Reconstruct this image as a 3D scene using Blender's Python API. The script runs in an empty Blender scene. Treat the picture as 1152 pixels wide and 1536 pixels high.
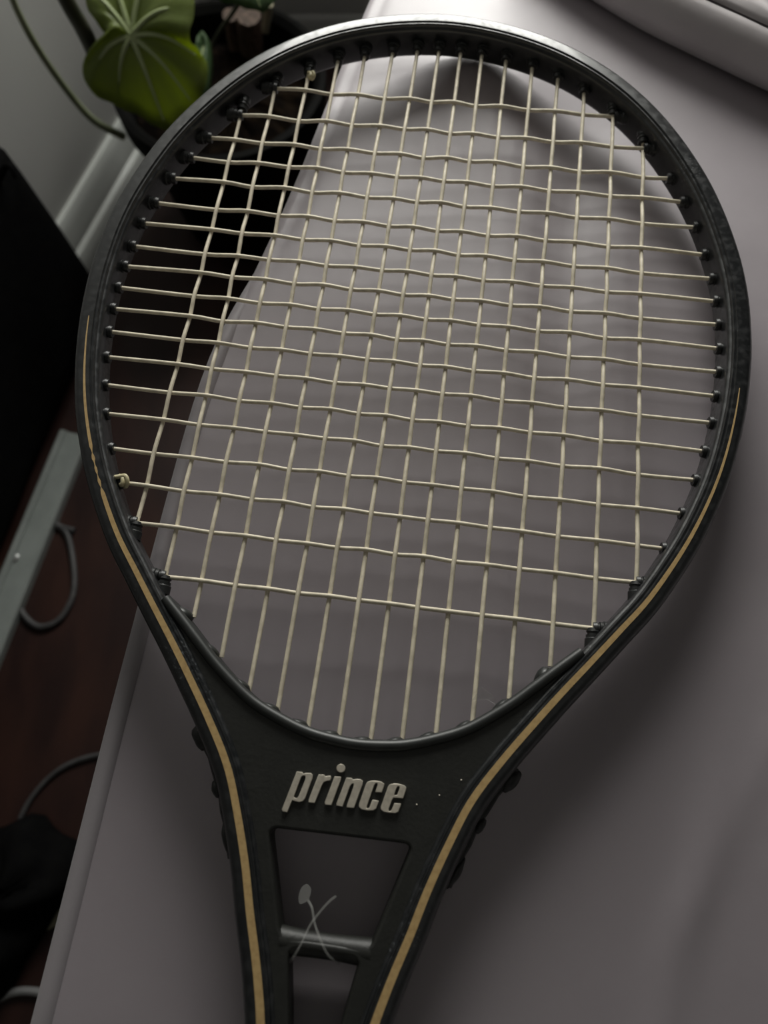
import bpy, bmesh, math, random
from mathutils import Vector, Matrix
random.seed(7)
SC = bpy.context.scene
COL = SC.collection

# ------------------------------------------------------------------ camera
F_PX, TILT = 1154.0, math.radians(20)
BED_Z = 0.450                     # top of the mattress above the floor
STR_Z = BED_Z + 0.022             # plane of the strings
CAM_Z = STR_Z + 0.294
cam = bpy.data.cameras.new('camera')
cam.sensor_fit = 'VERTICAL'; cam.sensor_height = 36.0; cam.sensor_width = 36.0
cam.lens = 36.0 * F_PX / 1536.0
cam.clip_start = 0.01
cam.dof.use_dof = True; cam.dof.focus_distance = 0.315; cam.dof.aperture_fstop = 8.5
co = bpy.data.objects.new('camera', cam); COL.objects.link(co)
co.location = (0, 0, CAM_Z); co.rotation_euler = (TILT, 0, 0)
SC.camera = co

# ------------------------------------------------------------------ world, window light, exposure
world = bpy.data.worlds.new('world'); SC.world = world; world.use_nodes = True
world.node_tree.nodes['Background'].inputs[0].default_value = (0.75, 0.8, 0.85, 1)
world.node_tree.nodes['Background'].inputs[1].default_value = 0.3
WIN_X0, WIN_X1, WIN_Z0, WIN_Z1, WALL_Y = -0.21, 0.34, 0.54, 1.12, 0.985
la = bpy.data.lights.new('window_daylight', 'AREA'); la.shape = 'RECTANGLE'
la.size = WIN_X1 - WIN_X0 - 0.04; la.size_y = WIN_Z1 - WIN_Z0 - 0.04
la.energy = 14.2; la.color = (1.0, 0.995, 0.94)
lo = bpy.data.objects.new('window_daylight', la); COL.objects.link(lo)
lo.location = ((WIN_X0 + WIN_X1) / 2, WALL_Y + 0.075, (WIN_Z0 + WIN_Z1) / 2)
lo.rotation_euler = (math.radians(-90), 0, 0)
vs = SC.view_settings
vs.view_transform = 'Standard'; vs.look = 'None'; vs.gamma = 1.0; vs.use_curve_mapping = False
vs.exposure = 0.0

# ------------------------------------------------------------------ helpers
def up(px, py, z):
    """a sight line met with the level plane at height z (metres above the floor)"""
    dx, dy, dz = px - 576.0, 768.0 - py, -F_PX
    c, s = math.cos(TILT), math.sin(TILT)
    wy, wz = dy * c - dz * s, dy * s + dz * c
    t = (z - CAM_Z) / wz
    return Vector((dx * t, wy * t, z))

def tag(o, label, cat=None, group=None, kind=None):
    if label: o['label'] = label
    if cat: o['category'] = cat
    if group: o['group'] = group
    if kind: o['kind'] = kind
    return o

def link(name, me, mat=None, parent=None, smooth=40):
    o = bpy.data.objects.new(name, me); COL.objects.link(o)
    if mat and not me.materials: me.materials.append(mat)
    if parent: o.parent = parent
    if smooth:
        for p in me.polygons: p.use_smooth = True
        me.set_sharp_from_angle(angle=math.radians(smooth))
    return o

def mesh(verts, faces, name='m'):
    me = bpy.data.meshes.new(name); me.from_pydata([tuple(v) for v in verts], [], faces); me.update()
    bm = bmesh.new(); bm.from_mesh(me); bmesh.ops.recalc_face_normals(bm, faces=bm.faces); bm.to_mesh(me); bm.free()
    return me

def empty(name, loc, rz=0.0):
    o = bpy.data.objects.new(name, None); COL.objects.link(o)
    o.location = loc; o.rotation_euler = (0, 0, rz); o.empty_display_size = 0.02
    return o

def catmull(pts, n, closed=False):
    """n samples per span through the points"""
    P = [Vector(p) for p in pts]; m = len(P); out = []
    rng = range(m) if closed else range(m - 1)
    for i in rng:
        if closed: a, b, c, d = P[i - 1], P[i], P[(i + 1) % m], P[(i + 2) % m]
        else:
            b, c = P[i], P[i + 1]
            a = P[i - 1] if i else b * 2 - c
            d = P[i + 2] if i + 2 < m else c * 2 - b
        for k in range(n):
            t = k / n
            out.append(0.5 * ((2 * b) + (c - a) * t + (2 * a - 5 * b + 4 * c - d) * t * t + (3 * b - a - 3 * c + d) * t ** 3))
    if not closed: out.append(P[-1].copy())
    return out

def resample(P, step):
    out = [P[0].copy()]; acc = 0.0
    for a, b in zip(P, P[1:]):
        L = (b - a).length
        while L > 0 and acc + L >= step:
            a = a + (b - a) * ((step - acc) / L); out.append(a.copy()); L = (b - a).length; acc = 0.0
        acc += L
    if (out[-1] - P[-1]).length > step * .3: out.append(P[-1].copy())
    else: out[-1] = P[-1].copy()
    return out

def sweep_plan(path, prof, side=1.0, scale=None, cap=True, closed_prof=True):
    """a profile of (inward, up) carried along a level path"""
    V, Fc = [], []; n = len(path); m = len(prof)
    for i, p in enumerate(path):
        d = (path[min(i + 1, n - 1)] - path[max(i - 1, 0)]).normalized()
        nrm = Vector((d.y, -d.x, 0)) * side
        s = scale(i / (n - 1)) if scale else 1.0
        for r, z in prof:
            V.append((p.x + nrm.x * r * s, p.y + nrm.y * r * s, p.z + z))
    mm = m if closed_prof else m - 1
    for i in range(n - 1):
        for j in range(mm):
            k = (j + 1) % m
            Fc.append((i * m + j, i * m + k, (i + 1) * m + k, (i + 1) * m + j))
    if cap and closed_prof:
        Fc.append(tuple(range(m))); Fc.append(tuple((n - 1) * m + j for j in range(m)))
    return mesh(V, Fc)

def tube(path, rad, seg=8, cap=True):
    """a round tube along a 3D path; rad is a number or f(t)"""
    V, Fc = [], []; n = len(path)
    d0 = (path[1] - path[0]).normalized()
    ref = Vector((0, 0, 1)) if abs(d0.z) < .9 else Vector((1, 0, 0))
    u = d0.cross(ref).normalized()
    for i, p in enumerate(path):
        d = (path[min(i + 1, n - 1)] - path[max(i - 1, 0)]).normalized()
        u = (u - d * u.dot(d)).normalized(); w = d.cross(u)
        r = rad(i / (n - 1)) if callable(rad) else rad
        for k in range(seg):
            a = 2 * math.pi * k / seg
            V.append(p + (u * math.cos(a) + w * math.sin(a)) * r)
    for i in range(n - 1):
        for k in range(seg):
            l = (k + 1) % seg
            Fc.append((i * seg + k, i * seg + l, (i + 1) * seg + l, (i + 1) * seg + k))
    if cap:
        Fc.append(tuple(range(seg))); Fc.append(tuple((n - 1) * seg + k for k in range(seg)))
    return mesh(V, Fc)

def plate(loops, z, half, bevel=0.0, res=2):
    """flat outline with holes given a thickness and rounded edges"""
    cu = bpy.data.curves.new('c', 'CURVE'); cu.dimensions = '2D'; cu.fill_mode = 'BOTH'
    cu.extrude = half - bevel; cu.bevel_depth = bevel; cu.bevel_resolution = res; cu.offset = -bevel
    for L in loops:
        sp = cu.splines.new('POLY'); sp.points.add(len(L) - 1); sp.use_cyclic_u = True
        for pt, q in zip(sp.points, L): pt.co = (q[0], q[1], 0, 1)
    ob = bpy.data.objects.new('c', cu); COL.objects.link(ob)
    dg = bpy.context.evaluated_depsgraph_get()
    me = bpy.data.meshes.new_from_object(ob.evaluated_get(dg))
    bpy.data.objects.remove(ob); bpy.data.curves.remove(cu)
    me.transform(Matrix.Translation((0, 0, z))); me.materials.clear()
    return me

def box(x0, x1, y0, y1, z0, z1, bev=0.0):
    bm = bmesh.new(); bmesh.ops.create_cube(bm, size=1)
    for v in bm.verts:
        v.co = ((x0 + x1) / 2 + v.co.x * (x1 - x0), (y0 + y1) / 2 + v.co.y * (y1 - y0), (z0 + z1) / 2 + v.co.z * (z1 - z0))
    if bev: bmesh.ops.bevel(bm, geom=bm.edges[:], offset=bev, segments=2, affect='EDGES', profile=.5)
    me = bpy.data.meshes.new('m'); bm.to_mesh(me); bm.free(); return me

def prism(poly, z0, z1):
    n = len(poly)
    V = [(p[0], p[1], z0) for p in poly] + [(p[0], p[1], z1) for p in poly]
    Fc = [tuple(range(n)), tuple(range(n, 2 * n))] + [(i, (i + 1) % n, n + (i + 1) % n, n + i) for i in range(n)]
    return mesh(V, Fc)

def smoothstep(a, b, x):
    t = max(0.0, min(1.0, (x - a) / (b - a))); return t * t * (3 - 2 * t)

def lerp_table(T, x):
    if x <= T[0][0]: return T[0][1]
    for (a, b), (c, d) in zip(T, T[1:]):
        if x <= c: return b + (d - b) * (x - a) / (c - a)
    return T[-1][1]

# ------------------------------------------------------------------ materials
def mat(name, col, rough=.5, metal=0.0, col2=None, nscale=40, ndetail=4, bump=0.0, bscale=None, coat=0.0,
        sheen=0.0, spec=.5, stretch=None, ramp=(.4, .65), rough2=None):
    m = bpy.data.materials.new(name); m.use_nodes = True
    nt = m.node_tree; N = nt.nodes; L = nt.links; b = N['Principled BSDF']
    b.inputs['Roughness'].default_value = rough; b.inputs['Metallic'].default_value = metal
    b.inputs['Coat Weight'].default_value = coat; b.inputs['Sheen Weight'].default_value = sheen
    b.inputs['Specular IOR Level'].default_value = spec
    b.inputs['Base Color'].default_value = (*col, 1)
    tc = N.new('ShaderNodeTexCoord'); mp = N.new('ShaderNodeMapping'); L.new(tc.outputs['Object'], mp.inputs[0])
    if stretch: mp.inputs['Scale'].default_value = stretch
    nz = N.new('ShaderNodeTexNoise'); nz.inputs['Scale'].default_value = nscale; nz.inputs['Detail'].default_value = ndetail
    L.new(mp.outputs[0], nz.inputs['Vector'])
    if col2:
        cr = N.new('ShaderNodeValToRGB'); cr.color_ramp.elements[0].position = ramp[0]; cr.color_ramp.elements[1].position = ramp[1]
        cr.color_ramp.elements[0].color = (*col, 1); cr.color_ramp.elements[1].color = (*col2, 1)
        L.new(nz.outputs[0], cr.inputs[0]); L.new(cr.outputs[0], b.inputs['Base Color'])
    if rough2 is not None:
        mr = N.new('ShaderNodeMapRange'); mr.inputs['From Min'].default_value = ramp[0]; mr.inputs['From Max'].default_value = ramp[1]
        mr.inputs['To Min'].default_value = rough; mr.inputs['To Max'].default_value = rough2
        L.new(nz.outputs[0], mr.inputs['Value']); L.new(mr.outputs[0], b.inputs['Roughness'])
    if bump:
        n2 = N.new('ShaderNodeTexNoise'); n2.inputs['Scale'].default_value = bscale or nscale; n2.inputs['Detail'].default_value = 6
        L.new(mp.outputs[0], n2.inputs['Vector'])
        bp = N.new('ShaderNodeBump'); bp.inputs['Strength'].default_value = bump; bp.inputs['Distance'].default_value = .002
        L.new(n2.outputs[0], bp.inputs['Height']); L.new(bp.outputs[0], b.inputs['Normal'])
    return m

M_frame = mat('black_lacquered_aluminium', (.010, .011, .012), .30, col2=(.020, .021, .022), nscale=300, coat=.25, rough2=.5, ramp=(.45, .7))
M_stripe = mat('gold_pinstripe', (.50, .345, .155), .45, col2=(.42, .28, .12), nscale=500)
M_yoke = mat('charcoal_plastic', (.0115, .012, .0100), .5, col2=(.0145, .015, .0128), nscale=160, bump=.08, bscale=700)
M_lip = mat('dark_grey_lip_plastic', (.017, .019, .018), .42, col2=(.022, .024, .023), nscale=200)
M_letter = mat('brushed_silver_letters', (.60, .55, .46), .42, metal=.35, col2=(.50, .455, .38), nscale=600)
M_string = mat('cream_nylon_string', (.74, .67, .52), .55, col2=(.57, .51, .39), nscale=220)
M_string_d = mat('cream_string_knot', (.62, .56, .36), .4, col2=(.5, .44, .26), nscale=300)
M_grom = mat('black_grommet_plastic', (.009, .010, .010), .42, col2=(.014, .015, .015), nscale=300)
M_grip = mat('black_grip_wrap', (.012, .012, .012), .75, bump=.3, bscale=300)
M_sheet = mat('grey_satin_sheet', (.305, .270, .293), .50, col2=(.328, .292, .314), nscale=9, sheen=.2, bump=.10, bscale=55, spec=.85)
M_pipe = mat('grey_sheet_piping', (.300, .276, .292), .5, sheen=.2)
M_duvet = mat('light_grey_bed_linen', (.46, .425, .435), .5, col2=(.50, .462, .47), nscale=14, sheen=.2, bump=.15, bscale=45)
M_crease_shade = mat('painted_crease_shade', (.05, .042, .045), .9)  # dark colour that imitates shade in the fold of the linen
M_wall = mat('grey_white_wall_paint', (.40, .40, .385), .7, col2=(.44, .44, .42), nscale=3, bump=.05, bscale=120)
M_base = mat('white_gloss_skirting', (.56, .58, .55), .4, col2=(.62, .64, .61), nscale=6)
M_ceil = mat('ceiling_paint', (.62, .62, .60), .9)
M_floor = mat('dark_red_brown_wood', (.018, .0070, .0058), .5, col2=(.036, .014, .0095), nscale=7, bump=.05, bscale=60, stretch=(3, 1, 1), spec=.3)
M_black = mat('black_fabric', (.0035, .0035, .0037), .9, col2=(.005, .005, .005), nscale=80, bump=.2, bscale=400, spec=.05)
M_rail = mat('grey_anodised_metal', (.26, .285, .27), .45, metal=.15, col2=(.30, .325, .31), nscale=40)
M_cord = mat('grey_cord', (.042, .041, .042), .6, col2=(.06, .058, .058), nscale=100)
M_wcord = mat('pale_cable', (.20, .20, .20), .4)
M_pot = mat('black_pot_plastic', (.0035, .0035, .0035), .75, col2=(.006, .006, .005), nscale=30, spec=.06)
M_soil = mat('dark_potting_soil', (.004, .003, .0025), .95, col2=(.012, .008, .005), nscale=60, bump=1.0, bscale=90, spec=.03)
M_bark = mat('striped_brown_stem', (.055, .032, .020), .7, col2=(.13, .085, .06), nscale=60, stretch=(5, 5, .6))
M_stem = mat('pale_green_stem', (.26, .29, .18), .5, col2=(.19, .22, .12), nscale=30)
M_dstem = mat('dark_olive_stem', (.030, .034, .018), .6, col2=(.05, .05, .03), nscale=40)
M_vein = mat('pale_leaf_vein', (.34, .40, .20), .5)
M_beige = mat('beige_card', (.30, .28, .19), .8)
M_dark = mat('dim_wall_paint', (.52, .51, .50), .8, col2=(.55, .54, .53), nscale=3)
M_bedbase = mat('dark_bed_base_fabric', (.05, .048, .048), .9)
M_clear = bpy.data.materials.new('clear_nylon'); M_clear.use_nodes = True
_b = M_clear.node_tree.nodes['Principled BSDF']
_b.inputs['Base Color'].default_value = (.75, .75, .72, 1); _b.inputs['Roughness'].default_value = .25
_b.inputs['Alpha'].default_value = .12
M_glass = bpy.data.materials.new('window_glass'); M_glass.use_nodes = True
_n = M_glass.node_tree; _n.nodes.clear()
_o = _n.nodes.new('ShaderNodeOutputMaterial'); _t = _n.nodes.new('ShaderNodeBsdfTransparent'); _g = _n.nodes.new('ShaderNodeBsdfGlossy')
_g.inputs['Roughness'].default_value = .02; _m = _n.nodes.new('ShaderNodeMixShader'); _m.inputs[0].default_value = .05
_n.links.new(_t.outputs[0], _m.inputs[1]); _n.links.new(_g.outputs[0], _m.inputs[2]); _n.links.new(_m.outputs[0], _o.inputs[0])

def leaf_mat(name, col, col2, trans):
    m = mat(name, col, .42, col2=col2, nscale=25)
    nt = m.node_tree; b = nt.nodes['Principled BSDF']; out = nt.nodes['Material Output']
    tr = nt.nodes.new('ShaderNodeBsdfTranslucent'); tr.inputs[0].default_value = (*trans, 1)
    mx = nt.nodes.new('ShaderNodeMixShader'); mx.inputs[0].default_value = .45
    nt.links.new(b.outputs[0], mx.inputs[1]); nt.links.new(tr.outputs[0], mx.inputs[2]); nt.links.new(mx.outputs[0], out.inputs[0])
    return m
M_leaf = leaf_mat('green_leaf', (.125, .158, .045), (.155, .195, .058), (.58, .68, .05))
M_leaf2 = leaf_mat('grey_green_leaf', (.075, .13, .055), (.095, .16, .07), (.12, .26, .06))

# scuffs on the frame: small pale chips
def scuff(m, amount):
    nt = m.node_tree; b = nt.nodes['Principled BSDF']; L = nt.links
    src = b.inputs['Base Color'].links[0].from_socket
    tc = nt.nodes.new('ShaderNodeTexCoord'); nz = nt.nodes.new('ShaderNodeTexNoise')
    nz.inputs['Scale'].default_value = 900; nz.inputs['Detail'].default_value = 2
    L.new(tc.outputs['Object'], nz.inputs['Vector'])
    big = nt.nodes.new('ShaderNodeTexNoise'); big.inputs['Scale'].default_value = 14; L.new(tc.outputs['Object'], big.inputs['Vector'])
    mu = nt.nodes.new('ShaderNodeMath'); mu.operation = 'MULTIPLY'; L.new(nz.outputs[0], mu.inputs[0]); L.new(big.outputs[0], mu.inputs[1])
    cr = nt.nodes.new('ShaderNodeValToRGB'); cr.color_ramp.elements[0].position = amount; cr.color_ramp.elements[1].position = amount + .05
    L.new(mu.outputs[0], cr.inputs[0])
    mx = nt.nodes.new('ShaderNodeMix'); mx.data_type = 'RGBA'; mx.inputs[7].default_value = (.07, .075, .08, 1)
    L.new(cr.outputs[0], mx.inputs[0]); L.new(src, mx.inputs[6]); L.new(mx.outputs[2], b.inputs['Base Color'])
scuff(M_frame, .40)

# ------------------------------------------------------------------ the room
def wall_x(y): return -0.323 + 0.3405 * (y - 0.731)       # the left wall runs askew
RX, RY0, RZ = 1.9, -1.9, 2.3
floor_poly = [(wall_x(RY0) - .1, RY0 - .1), (RX + .1, RY0 - .1), (RX + .1, WALL_Y + .1), (wall_x(WALL_Y) - .1, WALL_Y + .1)]
tag(link('floor', prism(floor_poly, -.05, 0), M_floor, smooth=0), 'dark red brown wooden floor beside the bed', kind='structure')
tag(link('ceiling', prism(floor_poly, RZ, RZ + .05), M_ceil, smooth=0), 'plain pale ceiling of the room', kind='structure')
a, b_ = (wall_x(RY0 - .1), RY0 - .1), (wall_x(WALL_Y + .1), WALL_Y + .1)
nx, ny = -math.cos(math.atan(.3405)), math.sin(math.atan(.3405))
tag(link('wall_left', prism([a, b_, (b_[0] + nx * .08, b_[1] + ny * .08), (a[0] + nx * .08, a[1] + ny * .08)], 0, RZ), M_wall, smooth=0),
    'grey white wall left of the bed', kind='structure')
tag(link('wall_right', box(RX, RX + .08, RY0 - .1, WALL_Y + .1, 0, RZ), M_dark, smooth=0), 'plain wall on the far side of the room', kind='structure')
tag(link('wall_front', box(wall_x(RY0), RX, RY0 - .1, RY0, 0, RZ), M_dark, smooth=0), 'plain wall behind the viewer', kind='structure')
# wall with the window opening: four pieces joined
bm = bmesh.new()
for x0, x1, z0, z1 in ((wall_x(WALL_Y), WIN_X0, 0, RZ), (WIN_X1, RX, 0, RZ), (WIN_X0, WIN_X1, 0, WIN_Z0), (WIN_X0, WIN_X1, WIN_Z1, RZ)):
    t_ = box(x0, x1, WALL_Y, WALL_Y + .09, z0, z1); bm.from_mesh(t_)
me = bpy.data.meshes.new('m'); bm.to_mesh(me); bm.free()
tag(link('wall_back', me, M_wall, smooth=0), 'shaded grey wall at the head of the bed', kind='structure')
wn = empty('window_1', ((WIN_X0 + WIN_X1) / 2, WALL_Y + .05, WIN_Z0)); tag(wn, 'low window above the head of the bed', kind='structure')
w, h = WIN_X1 - WIN_X0, WIN_Z1 - WIN_Z0
for q in ((-w / 2, w / 2, 0, .03), (-w / 2, w / 2, h - .03, h), (-w / 2, -w / 2 + .03, .03, h - .03), (w / 2 - .03, w / 2, .03, h - .03)):
    link('window_frame', box(q[0], q[1], -.02, .02, q[2], q[3]), M_base, wn, 0)
link('window_pane', box(-w / 2 + .03, w / 2 - .03, -.003, .003, .03, h - .03), M_glass, wn, 0)
# skirting boards
SKH = 0.068
base_prof = [(0, 0), (.022, 0), (.022, .020), (.018, .028), (.013, .031), (.013, SKH - .026), (.010, SKH - .016), (.010, SKH - .008), (.006, SKH), (0, SKH)]
tag(link('baseboard_left', sweep_plan([Vector((wall_x(y), y, 0)) for y in (RY0, -.5, 0, .5, WALL_Y)], base_prof, 1), M_base, smooth=30),
    'white moulded skirting along the left wall', kind='structure')
tag(link('baseboard_back', sweep_plan([Vector((x, WALL_Y, 0)) for x in (wall_x(WALL_Y) + .01, .2, .8, RX)], base_prof, 1), M_wall, smooth=30),
    'grey skirting along the shaded back wall', kind='structure')

# ------------------------------------------------------------------ racket coordinates
TH = math.atan(427 / 3288.0)                       # racket heading, clockwise from straight ahead
RT, AX = Vector((math.cos(TH), -math.sin(TH), 0)), Vector((math.sin(TH), math.cos(TH), 0))
R0 = RT * -0.0125 + Vector((0, 0, STR_Z))
def rloc(px, py, z=0.0):
    """racket-local point on the level z above the strings"""
    p = up(px, py, STR_Z + z) - R0
    return Vector((p.dot(RT), p.dot(AX), z))
def to_racket(X, Y):
    p = Vector((X, Y, 0)) - RT * -0.0125
    return p.dot(RT), p.dot(AX)

# ------------------------------------------------------------------ bed
EDGE = [(-1.0, -.245), (-.5, -.182), (-.0767, -.1234), (-.0441, -.1187), (-.0065, -.1139), (.0321, -.1083), (.07, -.1026), (.0873, -.0994),
        (.1082, -.0964), (.1366, -.0928), (.17, -.0875), (.2095, -.0785), (.2304, -.0713), (.2664, -.0602), (.3137, -.0466), (.3725, -.0306), (.4293, -.0138), (.6, .040), (.93, .145)]
def edge_x(y): return lerp_table(EDGE, y)
def sheet_z(X, Y):
    x, v = to_racket(X, Y)
    z = BED_Z
    # rise in the sheet that the tip of the racket rests on, running on as a soft ridge towards the viewer
    cx = lerp_table([(.05, .040), (.2, .042), (.30, .038), (.35, .020), (.38, .010)], v)
    amp = lerp_table([(-.1, 0), (.02, .0015), (.15, .004), (.28, .007), (.345, .0105), (.372, .0122), (.41, .006), (.47, 0)], v)
    wl = lerp_table([(.1, .10), (.28, .085), (.36, .045), (.40, .045)], v)
    wr = lerp_table([(.1, .026), (.28, .026), (.36, .040), (.40, .045)], v)
    d = x - cx
    z += amp * math.exp(-(d / (wl if d < 0 else wr)) ** 2)
    z += .0055 * (1 - smoothstep(.06, .16, v)) * smoothstep(-.13, -.09, v) + .003 * smoothstep(.06, .16, v) * (1 - smoothstep(.2, .3, v))
    z += .0050 * smoothstep(.062, .095, x) * smoothstep(.08, .16, v) * (1 - smoothstep(.27, .36, v))
    # the rest of the bed: slow waves and a shallow fall to the near right
    z += .0016 * math.sin(X * 17 + Y * 5) * math.sin(Y * 11 - X * 6 + 1.0)
    z += .0018 * math.exp(-((x - .12 - .25 * (v + .05)) / .006) ** 2) * smoothstep(-.15, -.08, v) * (1 - smoothstep(.0, .06, v))
    z += .0013 * math.exp(-((x - .155 - .5 * (v - .03)) / .005) ** 2) * smoothstep(-.06, -.02, v) * (1 - smoothstep(.03, .09, v))
    z -= .006 * smoothstep(.02, .0, X - edge_x(Y)) * smoothstep(.15, .3, Y)
    return z

bed = empty('bed', (.5, 0, 0)); tag(bed, 'bed with a grey fitted sheet, under the tennis racket', 'bed')
ys = [-1.0, -.8, -.6, -.45, -.35, -.28, -.22] + [-.2 + .006 * i for i in range(118)] + [.52, .56, .62, .7, .8, .9, .93]
ts = [.001, .003, .0055, .008, .011] + [.015 + .006 * i for i in range(75)] + [.48, .52, .6, .7, .85, 1.0, 1.2]
V, Fc = [], []
for y in ys:
    e = edge_x(y)
    row = [(e + .0045, y, BED_Z - .21), (e + .0025, y, BED_Z - .19), (e + .0025, y, BED_Z - .03)]
    for k in range(5):                       # rounded shoulder
        a = math.pi * (1 - k / 8.0)
        row.append((e + .0095 + .007 * math.cos(a), y, sheet_z(e + .012, y) - .007 + .007 * math.sin(a)))
    for t in ts[4:]: row.append((e + t, y, sheet_z(e + t, y)))
    xr = e + ts[-1]
    row += [(xr + .02, y, BED_Z - .02), (xr + .02, y, BED_Z - .21)]
    V += [(p[0] - .5, p[1], p[2]) for p in row]; W = len(row)
for i in range(len(ys) - 1):
    for j in range(W - 1): Fc.append((i * W + j, i * W + j + 1, (i + 1) * W + j + 1, (i + 1) * W + j))
    Fc.append((i * W + W - 1, i * W, (i + 1) * W, (i + 1) * W + W - 1))
Fc += [tuple(range(W)), tuple((len(ys) - 1) * W + j for j in range(W))]
link('mattress', mesh(V, Fc), M_sheet, bed, 60)
pp = []
for i in range(160):
    y = -1.0 + 1.93 * i / 159
    s = smoothstep(.19, .27, y)
    pp.append(Vector((edge_x(y) + .0042 + .004 * s - .5, y, sheet_z(edge_x(y) + .012, y) - .0022 - .007 * s)))
pp = [Vector((sum(q.x for q in pp[max(0, i - 3):i + 4]) / len(pp[max(0, i - 3):i + 4]), p.y, p.z)) for i, p in enumerate(pp)]
tag(link('piping', tube(pp, .0043, 10), M_pipe, bed), 'corded edge of the sheet')
bp = [(edge_x(-.98) + .04, -.98), (1.0, -.98), (1.28, .9), (edge_x(.9) + .04, .9), (edge_x(.1) + .04, .1)]
link('bed_base', prism([(x - .5, y) for x, y in bp], 0, BED_Z - .208), M_bedbase, bed, 0)

# folded bed linen at the upper right: rolls carried along a slanting line
dp = [up(770, -60, BED_Z), up(868, 6, BED_Z), up(952, 58, BED_Z), up(1056, 110, BED_Z), up(1152, 156, BED_Z), up(1300, 225, BED_Z), up(1500, 310, BED_Z)]
dpath = resample(catmull(dp, 12), .006)
dvt = empty('folded_duvet', (dp[2].x + .05, dp[2].y + .05, BED_Z)); tag(dvt, 'folded light grey bed linen lying at the upper right of the bed', 'bedding')
O = Vector((dvt.location)); dvt.location.z = BED_Z + .003
def duvet_prof(t, i):
    wv = .0025 * math.sin(i * .35) + .002 * math.sin(i * .83 + 1)
    g = lerp_table([(0, .95), (.3, 1), (.6, 1.0), (1, .8)], t)
    flap = lerp_table([(0, .030), (.22, .030), (.40, .014), (.50, .006), (1, .004)], t)
    P = [(.012, .0), (.003, .002), (-.002, .010), (-.004 + wv * .5, .019), (-.001, .029), (.005, .037 + wv * .3), (.012, .042), (.018, .0435 + wv * .2), (.0205, .0425),
         (.0215, .0395), (.0225, .0440), (.0235, .0465), (.026, .0475), (.026 + flap * .5, .049 + wv * .3), (.026 + flap, .050), (.029 + flap, .0475),
         (.033 + flap, .047), (.039 + flap, .053 + wv * .3), (.046 + flap, .059), (.054 + flap, .0615), (.066 + flap, .059 + wv), (.085 + flap, .056 - wv), (.11 + flap, .058), (.16 + flap, .052), (.22, .03), (.235, .004), (.235, 0)]
    return [(r * (.56 if r < .03 else 1) - (.0132 if r >= .03 else 0), z * g * .56) for r, z in P]
V, Fc = [], []; n = len(dpath)
for i, p in enumerate(dpath):
    d = (dpath[min(i + 1, n - 1)] - dpath[max(i - 1, 0)]).normalized(); nn = Vector((-d.y, d.x, 0))
    if nn.y < 0: nn = -nn
    pr = duvet_prof(i / (n - 1), i); m_ = len(pr)
    for r, z in pr: 
        q = p + nn * r - O; V.append((q.x, min(q.y, WALL_Y - .02 - O.y), z + .001))
for i in range(n - 1):
    for j in range(m_):
        k = (j + 1) % m_; Fc.append((i * m_ + j, i * m_ + k, (i + 1) * m_ + k, (i + 1) * m_ + j))
Fc += [tuple(range(m_)), tuple((n - 1) * m_ + j for j in range(m_))]
link('linen_folds', mesh(V, Fc), M_duvet, dvt, 75)
V2 = [Vector(V[i * m_ + 9]) + Vector((0, 0, .0012)) for i in range(n)]  # dark strip laid in the crease, standing in for shade between flap and body
tag(link('crease_shade_line', tube(V2, .0011, 6), M_crease_shade, dvt), 'dark line painted as shade in the fold crease')

# ------------------------------------------------------------------ tennis racket
rk = empty('tennis_racket', R0, -TH)
tag(rk, 'black tennis racket with cream strings and gold pinstripes lying on the bed', 'tennis racket')
HALF = [(-130, 15.5), (-115, 16.8), (-100, 18.6), (-86, 20.8), (-72, 23.6), (-58, 27.6), (-44.3, 32.2), (-30, 36.6), (-14, 42.6), (-1, 48.4), (13, 57.6), (26.5, 67.6),
        (38, 76.4), (50, 86), (63.5, 96.6), (77.8, 107.6), (97.3, 119.4), (114.4, 127.8), (133, 135), (152, 140.2), (172, 144), (193, 146.2), (210, 146.5),
        (227, 145.6), (246, 142.6), (270, 136), (292, 127.2), (316, 113.6), (336, 98), (353, 79), (366.5, 56), (375.5, 29)]
left = [(-x, v) for v, x in HALF]; full = left + [(0, 379)] + [(x, v) for v, x in reversed(HALF)]
OUTL = resample(catmull([(x / 1000, v / 1000, 0) for x, v in full], 8), .004)
prof = [(0, -6), (0, 6), (.35, 7.6), (1.1, 8.9), (2.2, 9.75), (3.2, 10), (7.2, 10), (7.45, 9.6), (7.6, 9.25), (8.0, 9.25), (8.2, 9.45), (8.6, 9.45), (8.9, 9.1),
        (9.1, 8.2), (9.7, 7.9), (10.2, 7.3), (10.4, 6.0), (10.4, -6.2), (9.9, -7.6), (8.4, -9.0), (7.0, -9.7), (5, -10), (3.2, -10), (2.2, -9.75), (1.1, -8.9), (.35, -7.6)]
prof = [(r / 1000, z / 1000) for r, z in prof]
frame = link('frame', sweep_plan(OUTL, prof, 1), M_frame, rk, 35)
# which way is inward: check and flip if the sweep went outward
_xs = [v.co.x for v in frame.data.vertices]
if max(_xs) > .15:
    me_old = frame.data; frame.data = sweep_plan(OUTL, prof, -1); frame.data.materials.append(M_frame)
    for p in frame.data.polygons: p.use_smooth = True
    frame.data.set_sharp_from_angle(angle=math.radians(35)); SIDE = -1
else: SIDE = 1

def offset_path(path, r):
    out = []; n = len(path)
    for i, p in enumerate(path):
        d = (path[min(i + 1, n - 1)] - path[max(i - 1, 0)]).normalized()
        out.append(p + Vector((d.y, -d.x, 0)) * SIDE * r)
    return out
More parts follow.
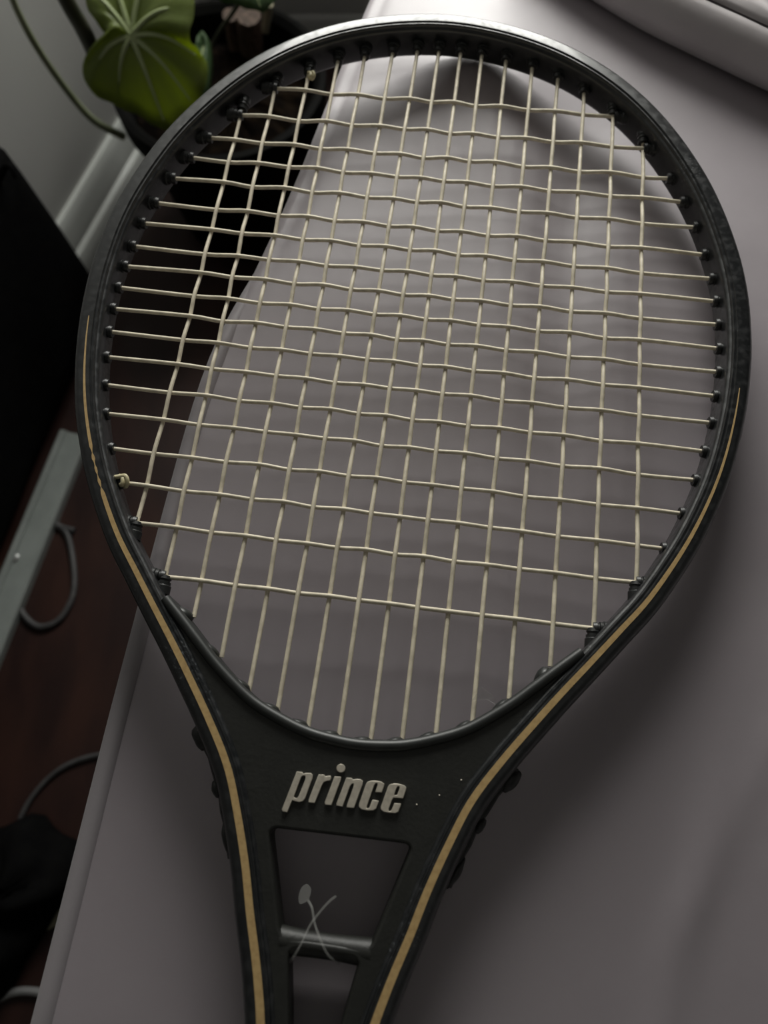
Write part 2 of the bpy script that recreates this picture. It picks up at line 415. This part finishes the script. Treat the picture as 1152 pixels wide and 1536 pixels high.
# pinstripes on the shoulders, tapering out half way up the head
half_n = len(OUTL) // 2
fine = resample(OUTL, .0015)
Lp = [p for p in fine[:len(fine) // 2] if p.y < .1765]; Rp = [p for p in reversed(fine[len(fine) // 2:]) if p.y < .1765]
for pth, sd in ((Lp, SIDE), (Rp, -SIDE)):
    n = len(pth); V, Fc = [], []
    for i, p in enumerate(pth):
        d = (pth[min(i + 1, n - 1)] - pth[max(i - 1, 0)]).normalized(); nn = Vector((d.y, -d.x, 0)) * sd
        hw = lerp_table([(-.13, .00145), (.03, .00118), (.085, .00085), (.12, .00058), (.15, .00040), (.177, .00015)], p.y)
        if sd == SIDE and .094 < p.y < .112: hw *= (.55 + .45 * math.sin(i * 1.7)) * (.75 if .098 < p.y < .104 else 1)
        c = p + nn * lerp_table([(.03, .0058), (.15, .0053)], p.y)
        for r, z in ((-hw, .0099), (-hw, .01022), (hw, .01022), (hw, .0099)):
            q = c + nn * r; V.append((q.x, q.y, z))
    for i in range(n - 1):
        for j in range(3): Fc.append((i * 4 + j, i * 4 + j + 1, (i + 1) * 4 + j + 1, (i + 1) * 4 + j))
    tag(link('pinstripe', mesh(V, Fc), M_stripe, rk, 30), 'thin gold stripe along the shoulder')

# --- yoke
LIP = [(0, 15.5), (6, 15.8), (17, 17.3), (28.4, 20.9), (40, 26.2), (53, 35.6), (62, 43.6), (69.5, 50.5), (78.5, 58.5)]
lip_pts = [(-x, v) for x, v in reversed(LIP[1:])] + LIP
LPATH = resample(catmull([(x / 1000, v / 1000, 0) for x, v in lip_pts], 8), .002)
inset = [p for p in offset_path(OUTL, .0075)]
ml = len(inset) // 2
Li = [p for p in inset[:ml] if -.118 < p.y < .057]; Ri = [p for p in inset[ml:] if -.118 < p.y < .057]
outer = [(p.x, p.y) for p in Li] + [(p.x, p.y + .001 - .003) for p in LPATH if abs(p.x) < .074] + [(p.x, p.y) for p in Ri]
def rounded(poly, r, n=5):
    out = []; m = len(poly)
    for i in range(m):
        p0, p, p1 = Vector(poly[i - 1]), Vector(poly[i]), Vector(poly[(i + 1) % m])
        a = (p0 - p).normalized(); b = (p1 - p).normalized(); rr = min(r, (p0 - p).length * .45, (p1 - p).length * .45)
        A, B = p + a * rr, p + b * rr
        for k in range(n + 1):
            t = k / n; out.append(tuple(A * (1 - t) ** 2 + p * 2 * t * (1 - t) + B * t * t))
    return out
h1 = rounded([(-.0255, -.0165), (.0245, -.0155), (.0141, -.0490), (-.0156, -.0490)], .0035)
h2 = rounded([(-.0126, -.0518), (.0114, -.0518), (.0075, -.0730), (.0045, -.0980), (-.0050, -.0980), (-.0085, -.0730)], .0035)
yoke = link('yoke', plate([outer, h1, h2], 0, .0074, .0011, 3), M_yoke, rk, 40)
tag(yoke, 'charcoal plastic throat piece')
lip_prof = [(-.0012, -.0075), (-.0012, .0078), (-.0004, .0090), (.0010, .0095), (.0024, .0089), (.0030, .0074), (.0032, -.0075)]
lp = link('throat_lip', sweep_plan(LPATH, lip_prof, 1), M_lip, yoke, 50)
if sum(v.co.y for v in lp.data.vertices) / len(lp.data.vertices) > sum(p.y for p in LPATH) / len(LPATH):
    lp.data = sweep_plan(LPATH, lip_prof, -1); lp.data.materials.append(M_lip)
    for p in lp.data.polygons: p.use_smooth = True
# rounded cross bar between the two openings
cb = [Vector((-.0160 + .0305 * i / 20, -.0504, .0031)) for i in range(21)]
link('cross_bar', tube(cb, lambda t: .0046 - .0006 * math.sin(t * math.pi), 14), M_yoke, yoke)
# wing pieces: the moulded step between shoulder and throat
# lugs wrapping round the outside of the shoulders
for sx in (-1, 1):
    for (x, v, rx, ry, rz_) in ((.0578, .0100, .0030, .0052, .0030), (.0482, -.0068, .0020, .0034, .0026), (.0410, -.0235, .0018, .0060, .0026)):
        bm = bmesh.new(); bmesh.ops.create_icosphere(bm, subdivisions=2, radius=1)
        for q in bm.verts:
            f = 1 + .12 * math.sin(q.co.x * 5 + v * 900) * math.cos(q.co.y * 4)
            q.co = (q.co.x * rx * f, q.co.y * ry * f, q.co.z * rz_)
        me = bpy.data.meshes.new('m'); bm.to_mesh(me); bm.free()
        o = link('yoke_lug', me, M_grom, rk, 60); o.location = (sx * x, v, -.0055); o.rotation_euler = (0, 0, -sx * math.radians(38 if v > 0 else 27))
    st = [p for p in (OUTL[:half_n] if sx < 0 else list(reversed(OUTL[half_n:]))) if -.030 < p.y < .016]
    st = [Vector((p.x + sx * .0006, p.y, -.0055)) for p in st]
    link('shoulder_strip', tube(st, lambda t: .0022 * (1 + .12 * math.sin(t * 23)), 8), M_grom, rk)

# --- raised silver word on the throat
A = lambda pts: [(400 + x / 8.862, 1120 + y / 8.862) for x, y in pts]
B = lambda pts: [(510 + x / 8.862, 1140 + y / 8.862) for x, y in pts]
dot = [(987 + 59 * math.cos(k * math.pi / 12), 287 + 57 * math.sin(k * math.pi / 12)) for k in range(24)]
LETTERS = [
 [A([(400,330),(475,338),(485,362),(510,350),(585,350),(612,375),(608,420),(510,690),(480,725),(430,737),(385,727),(340,710),(275,872),(210,860),(203,830)]),
  A([(462,398),(488,383),(516,390),(515,430),(430,650),(405,685),(370,680),(360,660)])],
 [A([(690,370),(765,372),(775,395),(800,392),(850,385),(858,410),(845,450),(800,455),(760,470),(740,500),(640,748),(555,740),(560,700)])],
 [A([(905,395),(990,402),(985,440),(862,778),(780,772),(770,740)])], [A(dot)],
 [B([(85,235),(160,240),(172,262),(215,252),(270,255),(305,278),(298,325),(188,637),(88,630),(92,600),(185,335),(178,312),(155,318),(132,350),(35,620),(-50,605),(-45,575)])],
 [B([(365,290),(410,275),(480,275),(550,288),(588,315),(585,345),(555,432),(470,425),(478,395),(500,335),(497,310),(475,308),(455,335),(355,615),(355,640),(375,645),(395,625),(432,528),(515,542),(505,577),(480,647),(440,670),(370,672),(290,657),(250,620),(255,580),(345,320)])],
 [B([(660,325),(720,312),(790,318),(850,335),(880,360),(875,400),(840,510),(710,500),(690,530),(645,650),(650,678),(675,678),(690,655),(725,572),(810,580),(805,612),(775,687),(735,707),(650,702),(575,687),(540,650),(545,615),(640,350)]),
  B([(765,350),(790,350),(792,375),(760,465),(728,470),(720,455),(745,380)])]]
for Lt in LETTERS:
    loops = [[rloc(x, y, .0084)[:2] for x, y in lp_] for lp_ in Lt]
    o = link('letter', plate(loops, .0078, .0009, .00018, 2), M_letter, yoke, 40)
# tiny pale specks of chipped plastic beside the word
for px, py in ((692, 1170), (659, 1193), (625, 1207)):
    bm = bmesh.new(); bmesh.ops.create_icosphere(bm, subdivisions=1, radius=.0003); me = bpy.data.meshes.new('m'); bm.to_mesh(me); bm.free()
    o = link('chip', me, M_letter, yoke); o.location = rloc(px, py, .0075)

# --- strings
MT = [(-99.7,310),(-85.8,327.5),(-70.4,338.5),(-56.8,348.9),(-43.6,353.9),(-29.5,358.1),(-16.9,361.1),(-5.8,362.1),(5.5,362.6),(16.6,362.6),(29.3,360.5),(43,357.2),(56.6,351.5),(70.2,343.2),(85.2,330.4),(100.5,314.2)]
MB = [(-99.9,88.4),(-83.4,67.9),(-68.8,53.5),(-55,39.8),(-42.3,28.8),(-30.4,21.6),(-18.2,17.7),(-6.4,16.2),(5.4,16.0),(16.8,17.5),(28.9,21.1),(41.8,28.2),(54.6,38.4),(69.2,52.5),(85,68.6),(101,89.3)]
CL = [(-84.9,326.3),(-99,306.5),(-111.2,290.1),(-117.3,276.6),(-123.2,263),(-127.8,247.4),(-131.3,235),(-132.6,221.5),(-133.5,210.1),(-133.8,198.3),(-133.4,186.9),(-132.2,175),(-130.1,162.2),(-127.2,148.6),(-123.4,135.1),(-117.4,119.5),(-109.5,104.9),(-100,88.5),(-83.5,67.9)]
CR = [(86,329.7),(100.9,310.9),(112.5,293.7),(118.7,280.2),(124.6,266),(128.4,250.8),(131.6,237.8),(133.2,225.7),(134,213.4),(134.2,201),(133.8,189.1),(132.4,177),(130.5,163.9),(127.3,150.1),(123.6,136.5),(118.1,121),(110.9,105),(101.1,89.6),(84.9,69.1)]
mains = [(Vector((a[0], a[1], 0)) / 1000, Vector((b[0], b[1], 0)) / 1000) for a, b in zip(MB, MT)]
cross = [(Vector((a[0], a[1], 0)) / 1000, Vector((b[0], b[1], 0)) / 1000) for a, b in zip(CL, CR)]
SR, WV = .00093, .00062
def isect(a, b, c, d):
    r, s = b - a, d - c; den = r.x * s.y - r.y * s.x
    t = ((c.x - a.x) * s.y - (c.y - a.y) * s.x) / den
    u = ((c.x - a.x) * r.y - (c.y - a.y) * r.x) / den
    return t, u
def string(a, b, others, sign, wob):
    ks = [(0.0, 0.0, 0.0)]
    L = (b - a).length; dr = (b - a) / L; pn = Vector((-dr.y, dr.x, 0))
    for k, (c, d) in enumerate(others):
        t, u = isect(a, b, c, d)
        if .005 < t < .995 and .0 <= u <= 1.0: ks.append((t, sign(k), random.uniform(-wob, wob)))
    ks.append((1.0, 0.0, 0.0)); ks.sort()
    P = [a + dr * (t * L) + pn * w_ + Vector((0, 0, z * WV)) for t, z, w_ in ks]
    return catmull(P, 4)
for i, (a, b) in enumerate(mains):
    link('main_string', tube(string(a, b, cross, lambda k: 1 if (i + k) % 2 else -1, .00012), SR, 8), M_string, rk, 80)
for i, (a, b) in enumerate(cross):
    link('cross_string', tube(string(a, b, mains, lambda k: -1 if (i + k) % 2 else 1, .00025), SR, 8), M_string, rk, 80)

# --- grommets: ribbed sleeves where each string enters the frame
gp = [(0, .0015), (0, .0025), (.0014, .0028), (.0016, .0024), (.0024, .0024), (.0026, .0029), (.0038, .0029), (.0042, .0033), (.0075, .0033)]
def grommet_mesh():
    V, Fc = [], []; s = 10
    for x, r in gp:
        for k in range(s):
            a_ = 2 * math.pi * k / s; V.append((x, r * math.cos(a_), r * math.sin(a_)))
    for i in range(len(gp) - 1):
        for k in range(s):
            l = (k + 1) % s; Fc.append((i * s + k, i * s + l, (i + 1) * s + l, (i + 1) * s + k))
    Fc.append(tuple(range(s))); Fc.append(tuple((len(gp) - 1) * s + k for k in range(s)))
    return mesh(V, Fc)
GM = grommet_mesh(); GM.materials.append(M_grom)
for p in GM.polygons: p.use_smooth = True
GM.set_sharp_from_angle(angle=math.radians(40))
def grommet(p, d):
    o = bpy.data.objects.new('grommet', GM); COL.objects.link(o); o.parent = rk
    o.location = p - d * .0004; o.rotation_euler = (0, 0, math.atan2(d.y, d.x))
for a, b in cross:
    d = (b - a).normalized(); grommet(a, -d); grommet(b, d)
for i, (a, b) in enumerate(mains):
    d = (b - a).normalized(); grommet(b, d)
    if i in (0, 1, 14, 15): grommet(a, -d)
# moulded teeth along the throat lip beside each main string
for i in range(2, 14):
    a = mains[i][0]; sx = -1 if a.x < 0 else 1
    j = min(range(len(LPATH)), key=lambda q: abs(LPATH[q].x - (a.x - .0035)))
    c = LPATH[j]; d = (LPATH[min(j + 1, len(LPATH) - 1)] - LPATH[max(j - 1, 0)]).normalized()
    bm = bmesh.new(); bmesh.ops.create_icosphere(bm, subdivisions=2, radius=1)
    for q in bm.verts:
        big = 1.5 if i in (2, 13) else 1.0
        q.co = (q.co.x * .0042, q.co.y * .0017 * big * (1 + .5 * q.co.x), q.co.z * .0045)
    me = bpy.data.meshes.new('m'); bm.to_mesh(me); bm.free()
    o = link('lip_tooth', me, M_lip, yoke, 60); o.location = (c.x, c.y + .0008, .0005); o.rotation_euler = (0, 0, math.atan2(d.y, d.x))

# --- knots in the string
def knot(c, name, tail, rad=.0016, flat=1.0):
    P = []
    for k in range(26):
        t = k / 25 * 2 * math.pi * 1.5
        P.append(c + Vector((math.sin(t) * rad * 1.0 + (k / 25 - .5) * .0022, math.cos(t * 1.33) * rad * flat, math.sin(t * .8 + .5) * rad * .9)))
    P += [P[-1].lerp(c + tail, f) for f in (.4, .7, 1.0)]
    return tag(link(name, tube(catmull(P, 2), .0010, 8), M_string_d, rk, 80), 'knotted end of the string')
kc = rloc(183, 722, .001); knot(kc, 'string_knot', rloc(166, 717, .003) - kc, .0019)
kc = rloc(465, 114, .0006); knot(kc, 'string_knot', rloc(460, 120, -.001) - kc, .0013)
# --- handle, beyond the lower edge of the picture
V, Fc = [], []; oc = [(.0165, .006), (.0165, -.006), (.009, -.0145), (-.009, -.0145), (-.0165, -.006), (-.0165, .006), (-.009, .0145), (.009, .0145)]
hp = [(-.108, .80), (-.118, .98), (-.20, 1.0), (-.27, 1.02), (-.292, 1.04), (-.302, 1.08), (-.306, 1.03)]
for v, s in hp:
    for x, z in oc: V.append((x * s, v, z * s))
for i in range(len(hp) - 1):
    for k in range(8): l = (k + 1) % 8; Fc.append((i * 8 + k, i * 8 + l, (i + 1) * 8 + l, (i + 1) * 8 + k))
Fc += [tuple(range(8)), tuple((len(hp) - 1) * 8 + k for k in range(8))]
link('grip', mesh(V, Fc), M_grip, rk, 30)

# ------------------------------------------------------------------ clear tag fastener looped round the cross bar
tf = empty('tag_fastener', R0 + RT * -.004 + AX * -.05 + Vector((0, 0, .004)), -TH)
tag(tf, 'clear plastic tag fastener looped round the cross bar of the racket throat', 'tag')
tO = Vector((-.004, -.05, .004)); P3 = lambda x, y, z: rloc(x, y, z) - tO
f1 = catmull([P3(462, 1350, .006), P3(468, 1362, .0075), P3(472, 1385, .0085), P3(481, 1410, .0095), P3(492, 1432, .0085), P3(508, 1446, .003), P3(505, 1440, -.003)], 6)
f2 = catmull([P3(504, 1344, .009), P3(494, 1352, .009), P3(478, 1370, .009), P3(465, 1388, .009), P3(453, 1413, .0095), P3(440, 1436, .008), P3(432, 1446, .002)], 6)
link('filament', tube(f1, .00042, 6), M_clear, tf); link('filament', tube(f2, .00038, 6), M_clear, tf)
pd = rounded([P3(452, 1330, .006)[:2], P3(461, 1325, .006)[:2], P3(468, 1334, .006)[:2], P3(463, 1352, .006)[:2], P3(449, 1357, .006)[:2], P3(447, 1346, .006)[:2]], .002)
pdo = link('paddle', plate([pd], .002, .0004, .0002, 2), M_clear, tf)
# scrap of clear film caught on the throat lip
sf = [rloc(708, 1050, .003), rloc(722, 1030, .007), rloc(738, 1042, .004), rloc(746, 1058, .001), rloc(730, 1048, -.001)]
fl = link('film_scrap', mesh([p - sf[4] for p in sf], [(0, 1, 4), (1, 2, 4), (2, 3, 4)]), M_clear, None, 0)
fl.location = R0 + RT * sf[4].x + AX * sf[4].y + Vector((0, 0, sf[4].z)); fl.rotation_euler = (0, 0, -TH)
sol = fl.modifiers.new('s', 'SOLIDIFY'); sol.thickness = .0002
tag(fl, 'crumpled scrap of clear film caught at the throat between two strings', 'film')

# ------------------------------------------------------------------ black case with the metal rail, by the left wall
CZ = .238
foot = [(-.338, .538), (-.345, .46), (-.366, .375), (-.389, .27), (-.413, .16), (-.458, -.02), (-.538, -.02), (wall_x(.1) + .03, .1), (wall_x(.3) + .03, .3), (wall_x(.5) + .03, .5), (-.365, .552)]
cc = Vector((sum(p[0] for p in foot), sum(p[1] for p in foot), 0)) / len(foot)
case = empty('black_bag', cc); tag(case, 'black fabric bag standing against the left wall', 'bag')
lv = [(0, -.003), (.006, -.001), (.015, 0), (.024, .008), (.05, .010), (.12, .007), (CZ - .04, 0), (CZ - .015, -.002), (CZ - .004, -.008), (CZ, -.018)]
V, Fc = [], []; fl_ = resample(catmull([(p[0] - cc.x, p[1] - cc.y, 0) for p in foot], 6, closed=True), .01); m_ = len(fl_)
for z, s in lv:
    for k, p in enumerate(fl_):
        d = (fl_[(k + 1) % m_] - fl_[k - 1]).normalized(); nn = Vector((d.y, -d.x, 0))
        if nn.dot(p) < 0: nn = -nn
        q = p + nn * (s + (.0012 * math.sin(k * .5 + z * 30) if z > .02 else 0)); V.append((q.x, q.y, z))
for i in range(len(lv) - 1):
    for k in range(m_): l = (k + 1) % m_; Fc.append((i * m_ + k, i * m_ + l, (i + 1) * m_ + l, (i + 1) * m_ + k))
Fc += [tuple(range(m_)), tuple((len(lv) - 1) * m_ + k for k in range(m_))]
link('bag_body', mesh(V, Fc), M_black, case, 50)
hl = [up(0, 268, CZ - .01), up(8, 250, CZ - .002), up(18, 252, CZ), up(26, 268, CZ - .006)]
link('zip_pull', tube(catmull([p - cc for p in hl], 5), .003, 8), M_black, case)

c0, c1 = up(110, 648, .012), up(-70, 1085, .012)
rl = empty('metal_rail', (c0.lerp(c1, .5).x, c0.lerp(c1, .5).y, 0)); tag(rl, 'grey metal channel rail on the floor along the foot of the black bag', 'rail')
rp = [c0.lerp(c1, k / 6) - rl.location for k in range(7)]
rp = [Vector((p.x, p.y, .0)) for p in rp]
rail_prof = [(-.0165, 0), (-.0165, .010), (-.0145, .012), (-.009, .012), (-.0075, .009), (.0075, .009), (.009, .012), (.0145, .012), (.0165, .010), (.0165, 0)]
link('channel', sweep_plan(rp, rail_prof, 1), M_rail, rl, 25)
sc_ = up(22, 836, .010) - rl.location
bm = bmesh.new(); bmesh.ops.create_icosphere(bm, subdivisions=2, radius=.005)
for q in bm.verts: q.co.z *= .4
me = bpy.data.meshes.new('m'); bm.to_mesh(me); bm.free()
o = link('screw', me, mat('screw_steel', (.45, .46, .45), .3, metal=.5), rl); o.location = (sc_.x, sc_.y, .0095)

# ------------------------------------------------------------------ cords on the floor
def cord(name, pts, r, m, label, z=None):
    P = catmull([up(x, y, (z if z is not None else r)) for x, y in pts], 8)
    o_ = P[0].copy(); o_.z = 0
    o = link(name, tube([p - o_ for p in P], r, 8), m); o.location = o_
    return tag(o, label, 'cord')
cord('looped_cord', [(112, 796), (96, 792), (70, 784), (84, 786), (100, 800), (108, 830), (112, 870), (107, 900), (88, 930), (60, 940), (38, 925), (26, 898), (20, 860)], .0032, M_cord,
     'dark grey cord making a loop on the floor beside the metal rail')
cord('floor_cord', [(30, 1228), (45, 1200), (70, 1170), (100, 1148), (140, 1134), (190, 1128)], .0025, M_cord, 'thin grey cord curving over the floor towards the bed')
cord('pale_cable', [(-60, 1525), (0, 1497), (22, 1488), (50, 1487), (90, 1495)], .0034, M_wcord, 'pale cable at the lower left corner of the picture on the floor')

# black garment heaped on the floor by the bed
gx = [(-150, 1300), (-60, 1250), (0, 1240), (40, 1226), (56, 1222), (80, 1244), (118, 1268), (118, 1330), (80, 1370), (60, 1400), (30, 1450), (8, 1490), (-60, 1520), (-160, 1450)]
gp_ = [up(x, y, .012) for x, y in gx]; gc = sum(gp_, Vector()) / len(gp_); gc.z = 0
V, Fc = [], []; gl = resample(catmull(gp_, 5, closed=True), .012); m_ = len(gl)
rings = [(1.0, .001), (1.015, .008), (.97, .018), (.85, .030), (.68, .040), (.45, .046), (.2, .047)]
for s, z in rings:
    for k, p in enumerate(gl):
        f = 1 + .03 * math.sin(k * 1.1 + s * 9)
        V.append(((p.x - gc.x) * s * f, (p.y - gc.y) * s * f, z * (1 + .18 * math.sin(k * .9 + s * 6)) if z > .002 else z))
for i in range(len(rings) - 1):
    for k in range(m_): l = (k + 1) % m_; Fc.append((i * m_ + k, i * m_ + l, (i + 1) * m_ + l, (i + 1) * m_ + k))
Fc += [tuple(range(m_)), tuple((len(rings) - 1) * m_ + k for k in range(m_))]
o = link('black_garment', mesh(V, Fc), M_black, None, 70); o.location = gc
tag(o, 'black cloth heaped on the floor against the bed, lower left', 'cloth')
p = up(78, 1373, .006)
o = link('beige_card', box(-.012, .012, -.009, .009, -.0008, .0008, .0005), M_beige); o.location = (p.x, p.y, .0008); o.rotation_euler = (0, 0, .5)
tag(o, 'small beige scrap on the floor beside the black cloth', 'paper')

# ------------------------------------------------------------------ potted plant
PC = Vector((-.166, .675, 0))
pl = empty('potted_plant', PC); tag(pl, 'leafy green plant in a black pot in the corner behind the racket', 'plant')
pr = [(.072, 0), (.076, .004), (.099, .160), (.106, .161), (.108, .190), (.102, .191), (.096, .185), (.093, .150), (.0, .15)]
V, Fc = [], []; s = 40
for r, z in pr[:-1]:
    for k in range(s): a_ = 2 * math.pi * k / s; V.append((r * math.cos(a_), r * math.sin(a_), z))
for i in range(len(pr) - 2):
    for k in range(s): l = (k + 1) % s; Fc.append((i * s + k, i * s + l, (i + 1) * s + l, (i + 1) * s + k))
Fc += [tuple(range(s))]
link('pot', mesh(V, Fc), M_pot, pl, 40)
V, Fc = [], []
for r in (.091, .07, .05, .03, .012):
    for k in range(s): a_ = 2 * math.pi * k / s; V.append((r * math.cos(a_), r * math.sin(a_), .154 + random.uniform(-.003, .006) + (.09 - r) * .08))
for i in range(4):
    for k in range(s): l = (k + 1) % s; Fc.append((i * s + k, i * s + l, (i + 1) * s + l, (i + 1) * s + k))
Fc.append(tuple(4 * s + k for k in range(s)))
tag(link('soil', mesh(V, Fc), M_soil, pl, 0), 'dark soil', kind='stuff')
def leaf(center, outline, m, veins, vr=.0016, mid=None):
    """leaf blade from an outline of (px, py, z) and the point where the stalk joins"""
    C = up(*center) - PC; P = [up(*q) - PC for q in outline]; P = catmull(P, 4, closed=True); n = len(P)
    V = [C]; Fc = []; R = 6
    for r in range(1, R + 1):
        f = r / R
        for k, q in enumerate(P):
            v = C.lerp(q, f); v.z += .010 * math.sin(f * math.pi) + .0012 * math.sin(k * 1.3) * f
            V.append(v)
    for k in range(n): Fc.append((0, 1 + k, 1 + (k + 1) % n))
    for r in range(R - 1):
        for k in range(n): l = (k + 1) % n; Fc.append((1 + r * n + k, 1 + (r + 1) * n + k, 1 + (r + 1) * n + l, 1 + r * n + l))
    me = mesh(V, Fc); o = link('leaf', me, m, pl, 180)
    so = o.modifiers.new('s', 'SOLIDIFY'); so.thickness = .0006
    for vx, vy, vz in veins:
        q = up(vx, vy, vz) - PC; path = []
        for i in range(11):
            f = i / 10 * .94; v = C.lerp(q, f); v.z += .010 * math.sin(f * math.pi) + .0006
            path.append(v)
        link('vein', tube(path, lambda t: vr * (1 - .75 * t), 6), M_vein, o)
    return o
LZ = .285
leaf((197, 55, LZ), [(160, 58, LZ + .004), (138, 75, LZ - .004), (123, 105, LZ - .02), (138, 138, LZ - .035), (170, 157, LZ - .045), (205, 172, LZ - .055), (235, 190, LZ - .062), (258, 197, LZ - .065),
      (284, 178, LZ - .055), (304, 140, LZ - .035), (312, 100, LZ - .02), (298, 76, LZ - .006), (284, 58, LZ + .008), (290, 22, LZ + .02), (290, -25, LZ + .03), (255, -70, LZ + .035),
      (205, -88, LZ + .035), (160, -60, LZ + .03), (132, -20, LZ + .022), (130, 10, LZ + .016), (148, 38, LZ + .008)], M_leaf,
     [(135, 125, LZ - .03), (178, 158, LZ - .047), (250, 192, LZ - .062), (292, 160, LZ - .045), (300, 88, LZ - .01), (286, 15, LZ + .02), (240, -70, LZ + .035), (165, -58, LZ + .03), (131, -12, LZ + .02)], .0026)
leaf((372, -18, .26), [(322, -4, .262), (340, 4, .26), (365, 11, .258), (390, 18, .256), (408, 8, .258), (420, -20, .262), (400, -50, .268), (355, -52, .268), (325, -30, .266)], M_leaf2,
     [(392, 16, .257), (340, 3, .26), (415, -18, .262)], .0011)
leaf((306, 70, .20), [(292, 80, .20), (290, 110, .19), (296, 150, .18), (308, 150, .18), (318, 120, .185), (318, 75, .195), (310, 55, .20), (298, 58, .20)], M_leaf2, [(306, 145, .18)], .0009)
def stem(pts, r, m, label=None):
    P = catmull([up(*q) - PC for q in pts], 8)
    o = link('stem', tube(P, r, 10), m, pl, 80)
    if label: tag(o, label)
stem([(10, -25, .34), (28, 20, .31), (58, 75, .27), (100, 135, .21), (140, 180, .165), (185, 205, .13)], lambda t: .0026 + .0014 * t, M_stem, 'long arching pale green stalk')
stem([(88, -25, .36), (105, 10, .33), (125, 45, .29), (150, 95, .23), (190, 160, .16), (215, 200, .125)], lambda t: .006 + .002 * t, M_dstem)
stem([(197, 55, LZ - .001), (230, 70, .25), (270, 105, .20), (280, 160, .14), (278, 185, .12)], .003, M_stem)
stem([(372, -18, .259), (352, 15, .23), (325, 55, .19), (300, 110, .15), (290, 150, .12)], .0022, M_dstem)
stem([(372, 20, .21), (376, 60, .17), (380, 105, .125)], lambda t: .013, M_bark, 'brown striped trunk')
stem([(345, 22, .20), (352, 60, .165), (360, 110, .125)], lambda t: .008, M_bark)
stem([(404, 5, .21), (401, 25, .19), (398, 46, .172)], .0045, M_beige, 'pale stake')
for px, py in ((255, 205), (232, 215), (270, 215), (330, 120)):
    bm = bmesh.new(); bmesh.ops.create_icosphere(bm, subdivisions=2, radius=1)
    for q in bm.verts: q.co = (q.co.x * .011, q.co.y * .008, q.co.z * .005 * (1 + .3 * math.sin(q.co.x * 4)))
    me = bpy.data.meshes.new('m'); bm.to_mesh(me); bm.free()
    o = link('bark_chip', me, M_bark, pl, 60); o.location = up(px, py, .131) - PC; o.rotation_euler = (0, 0, px * .1)
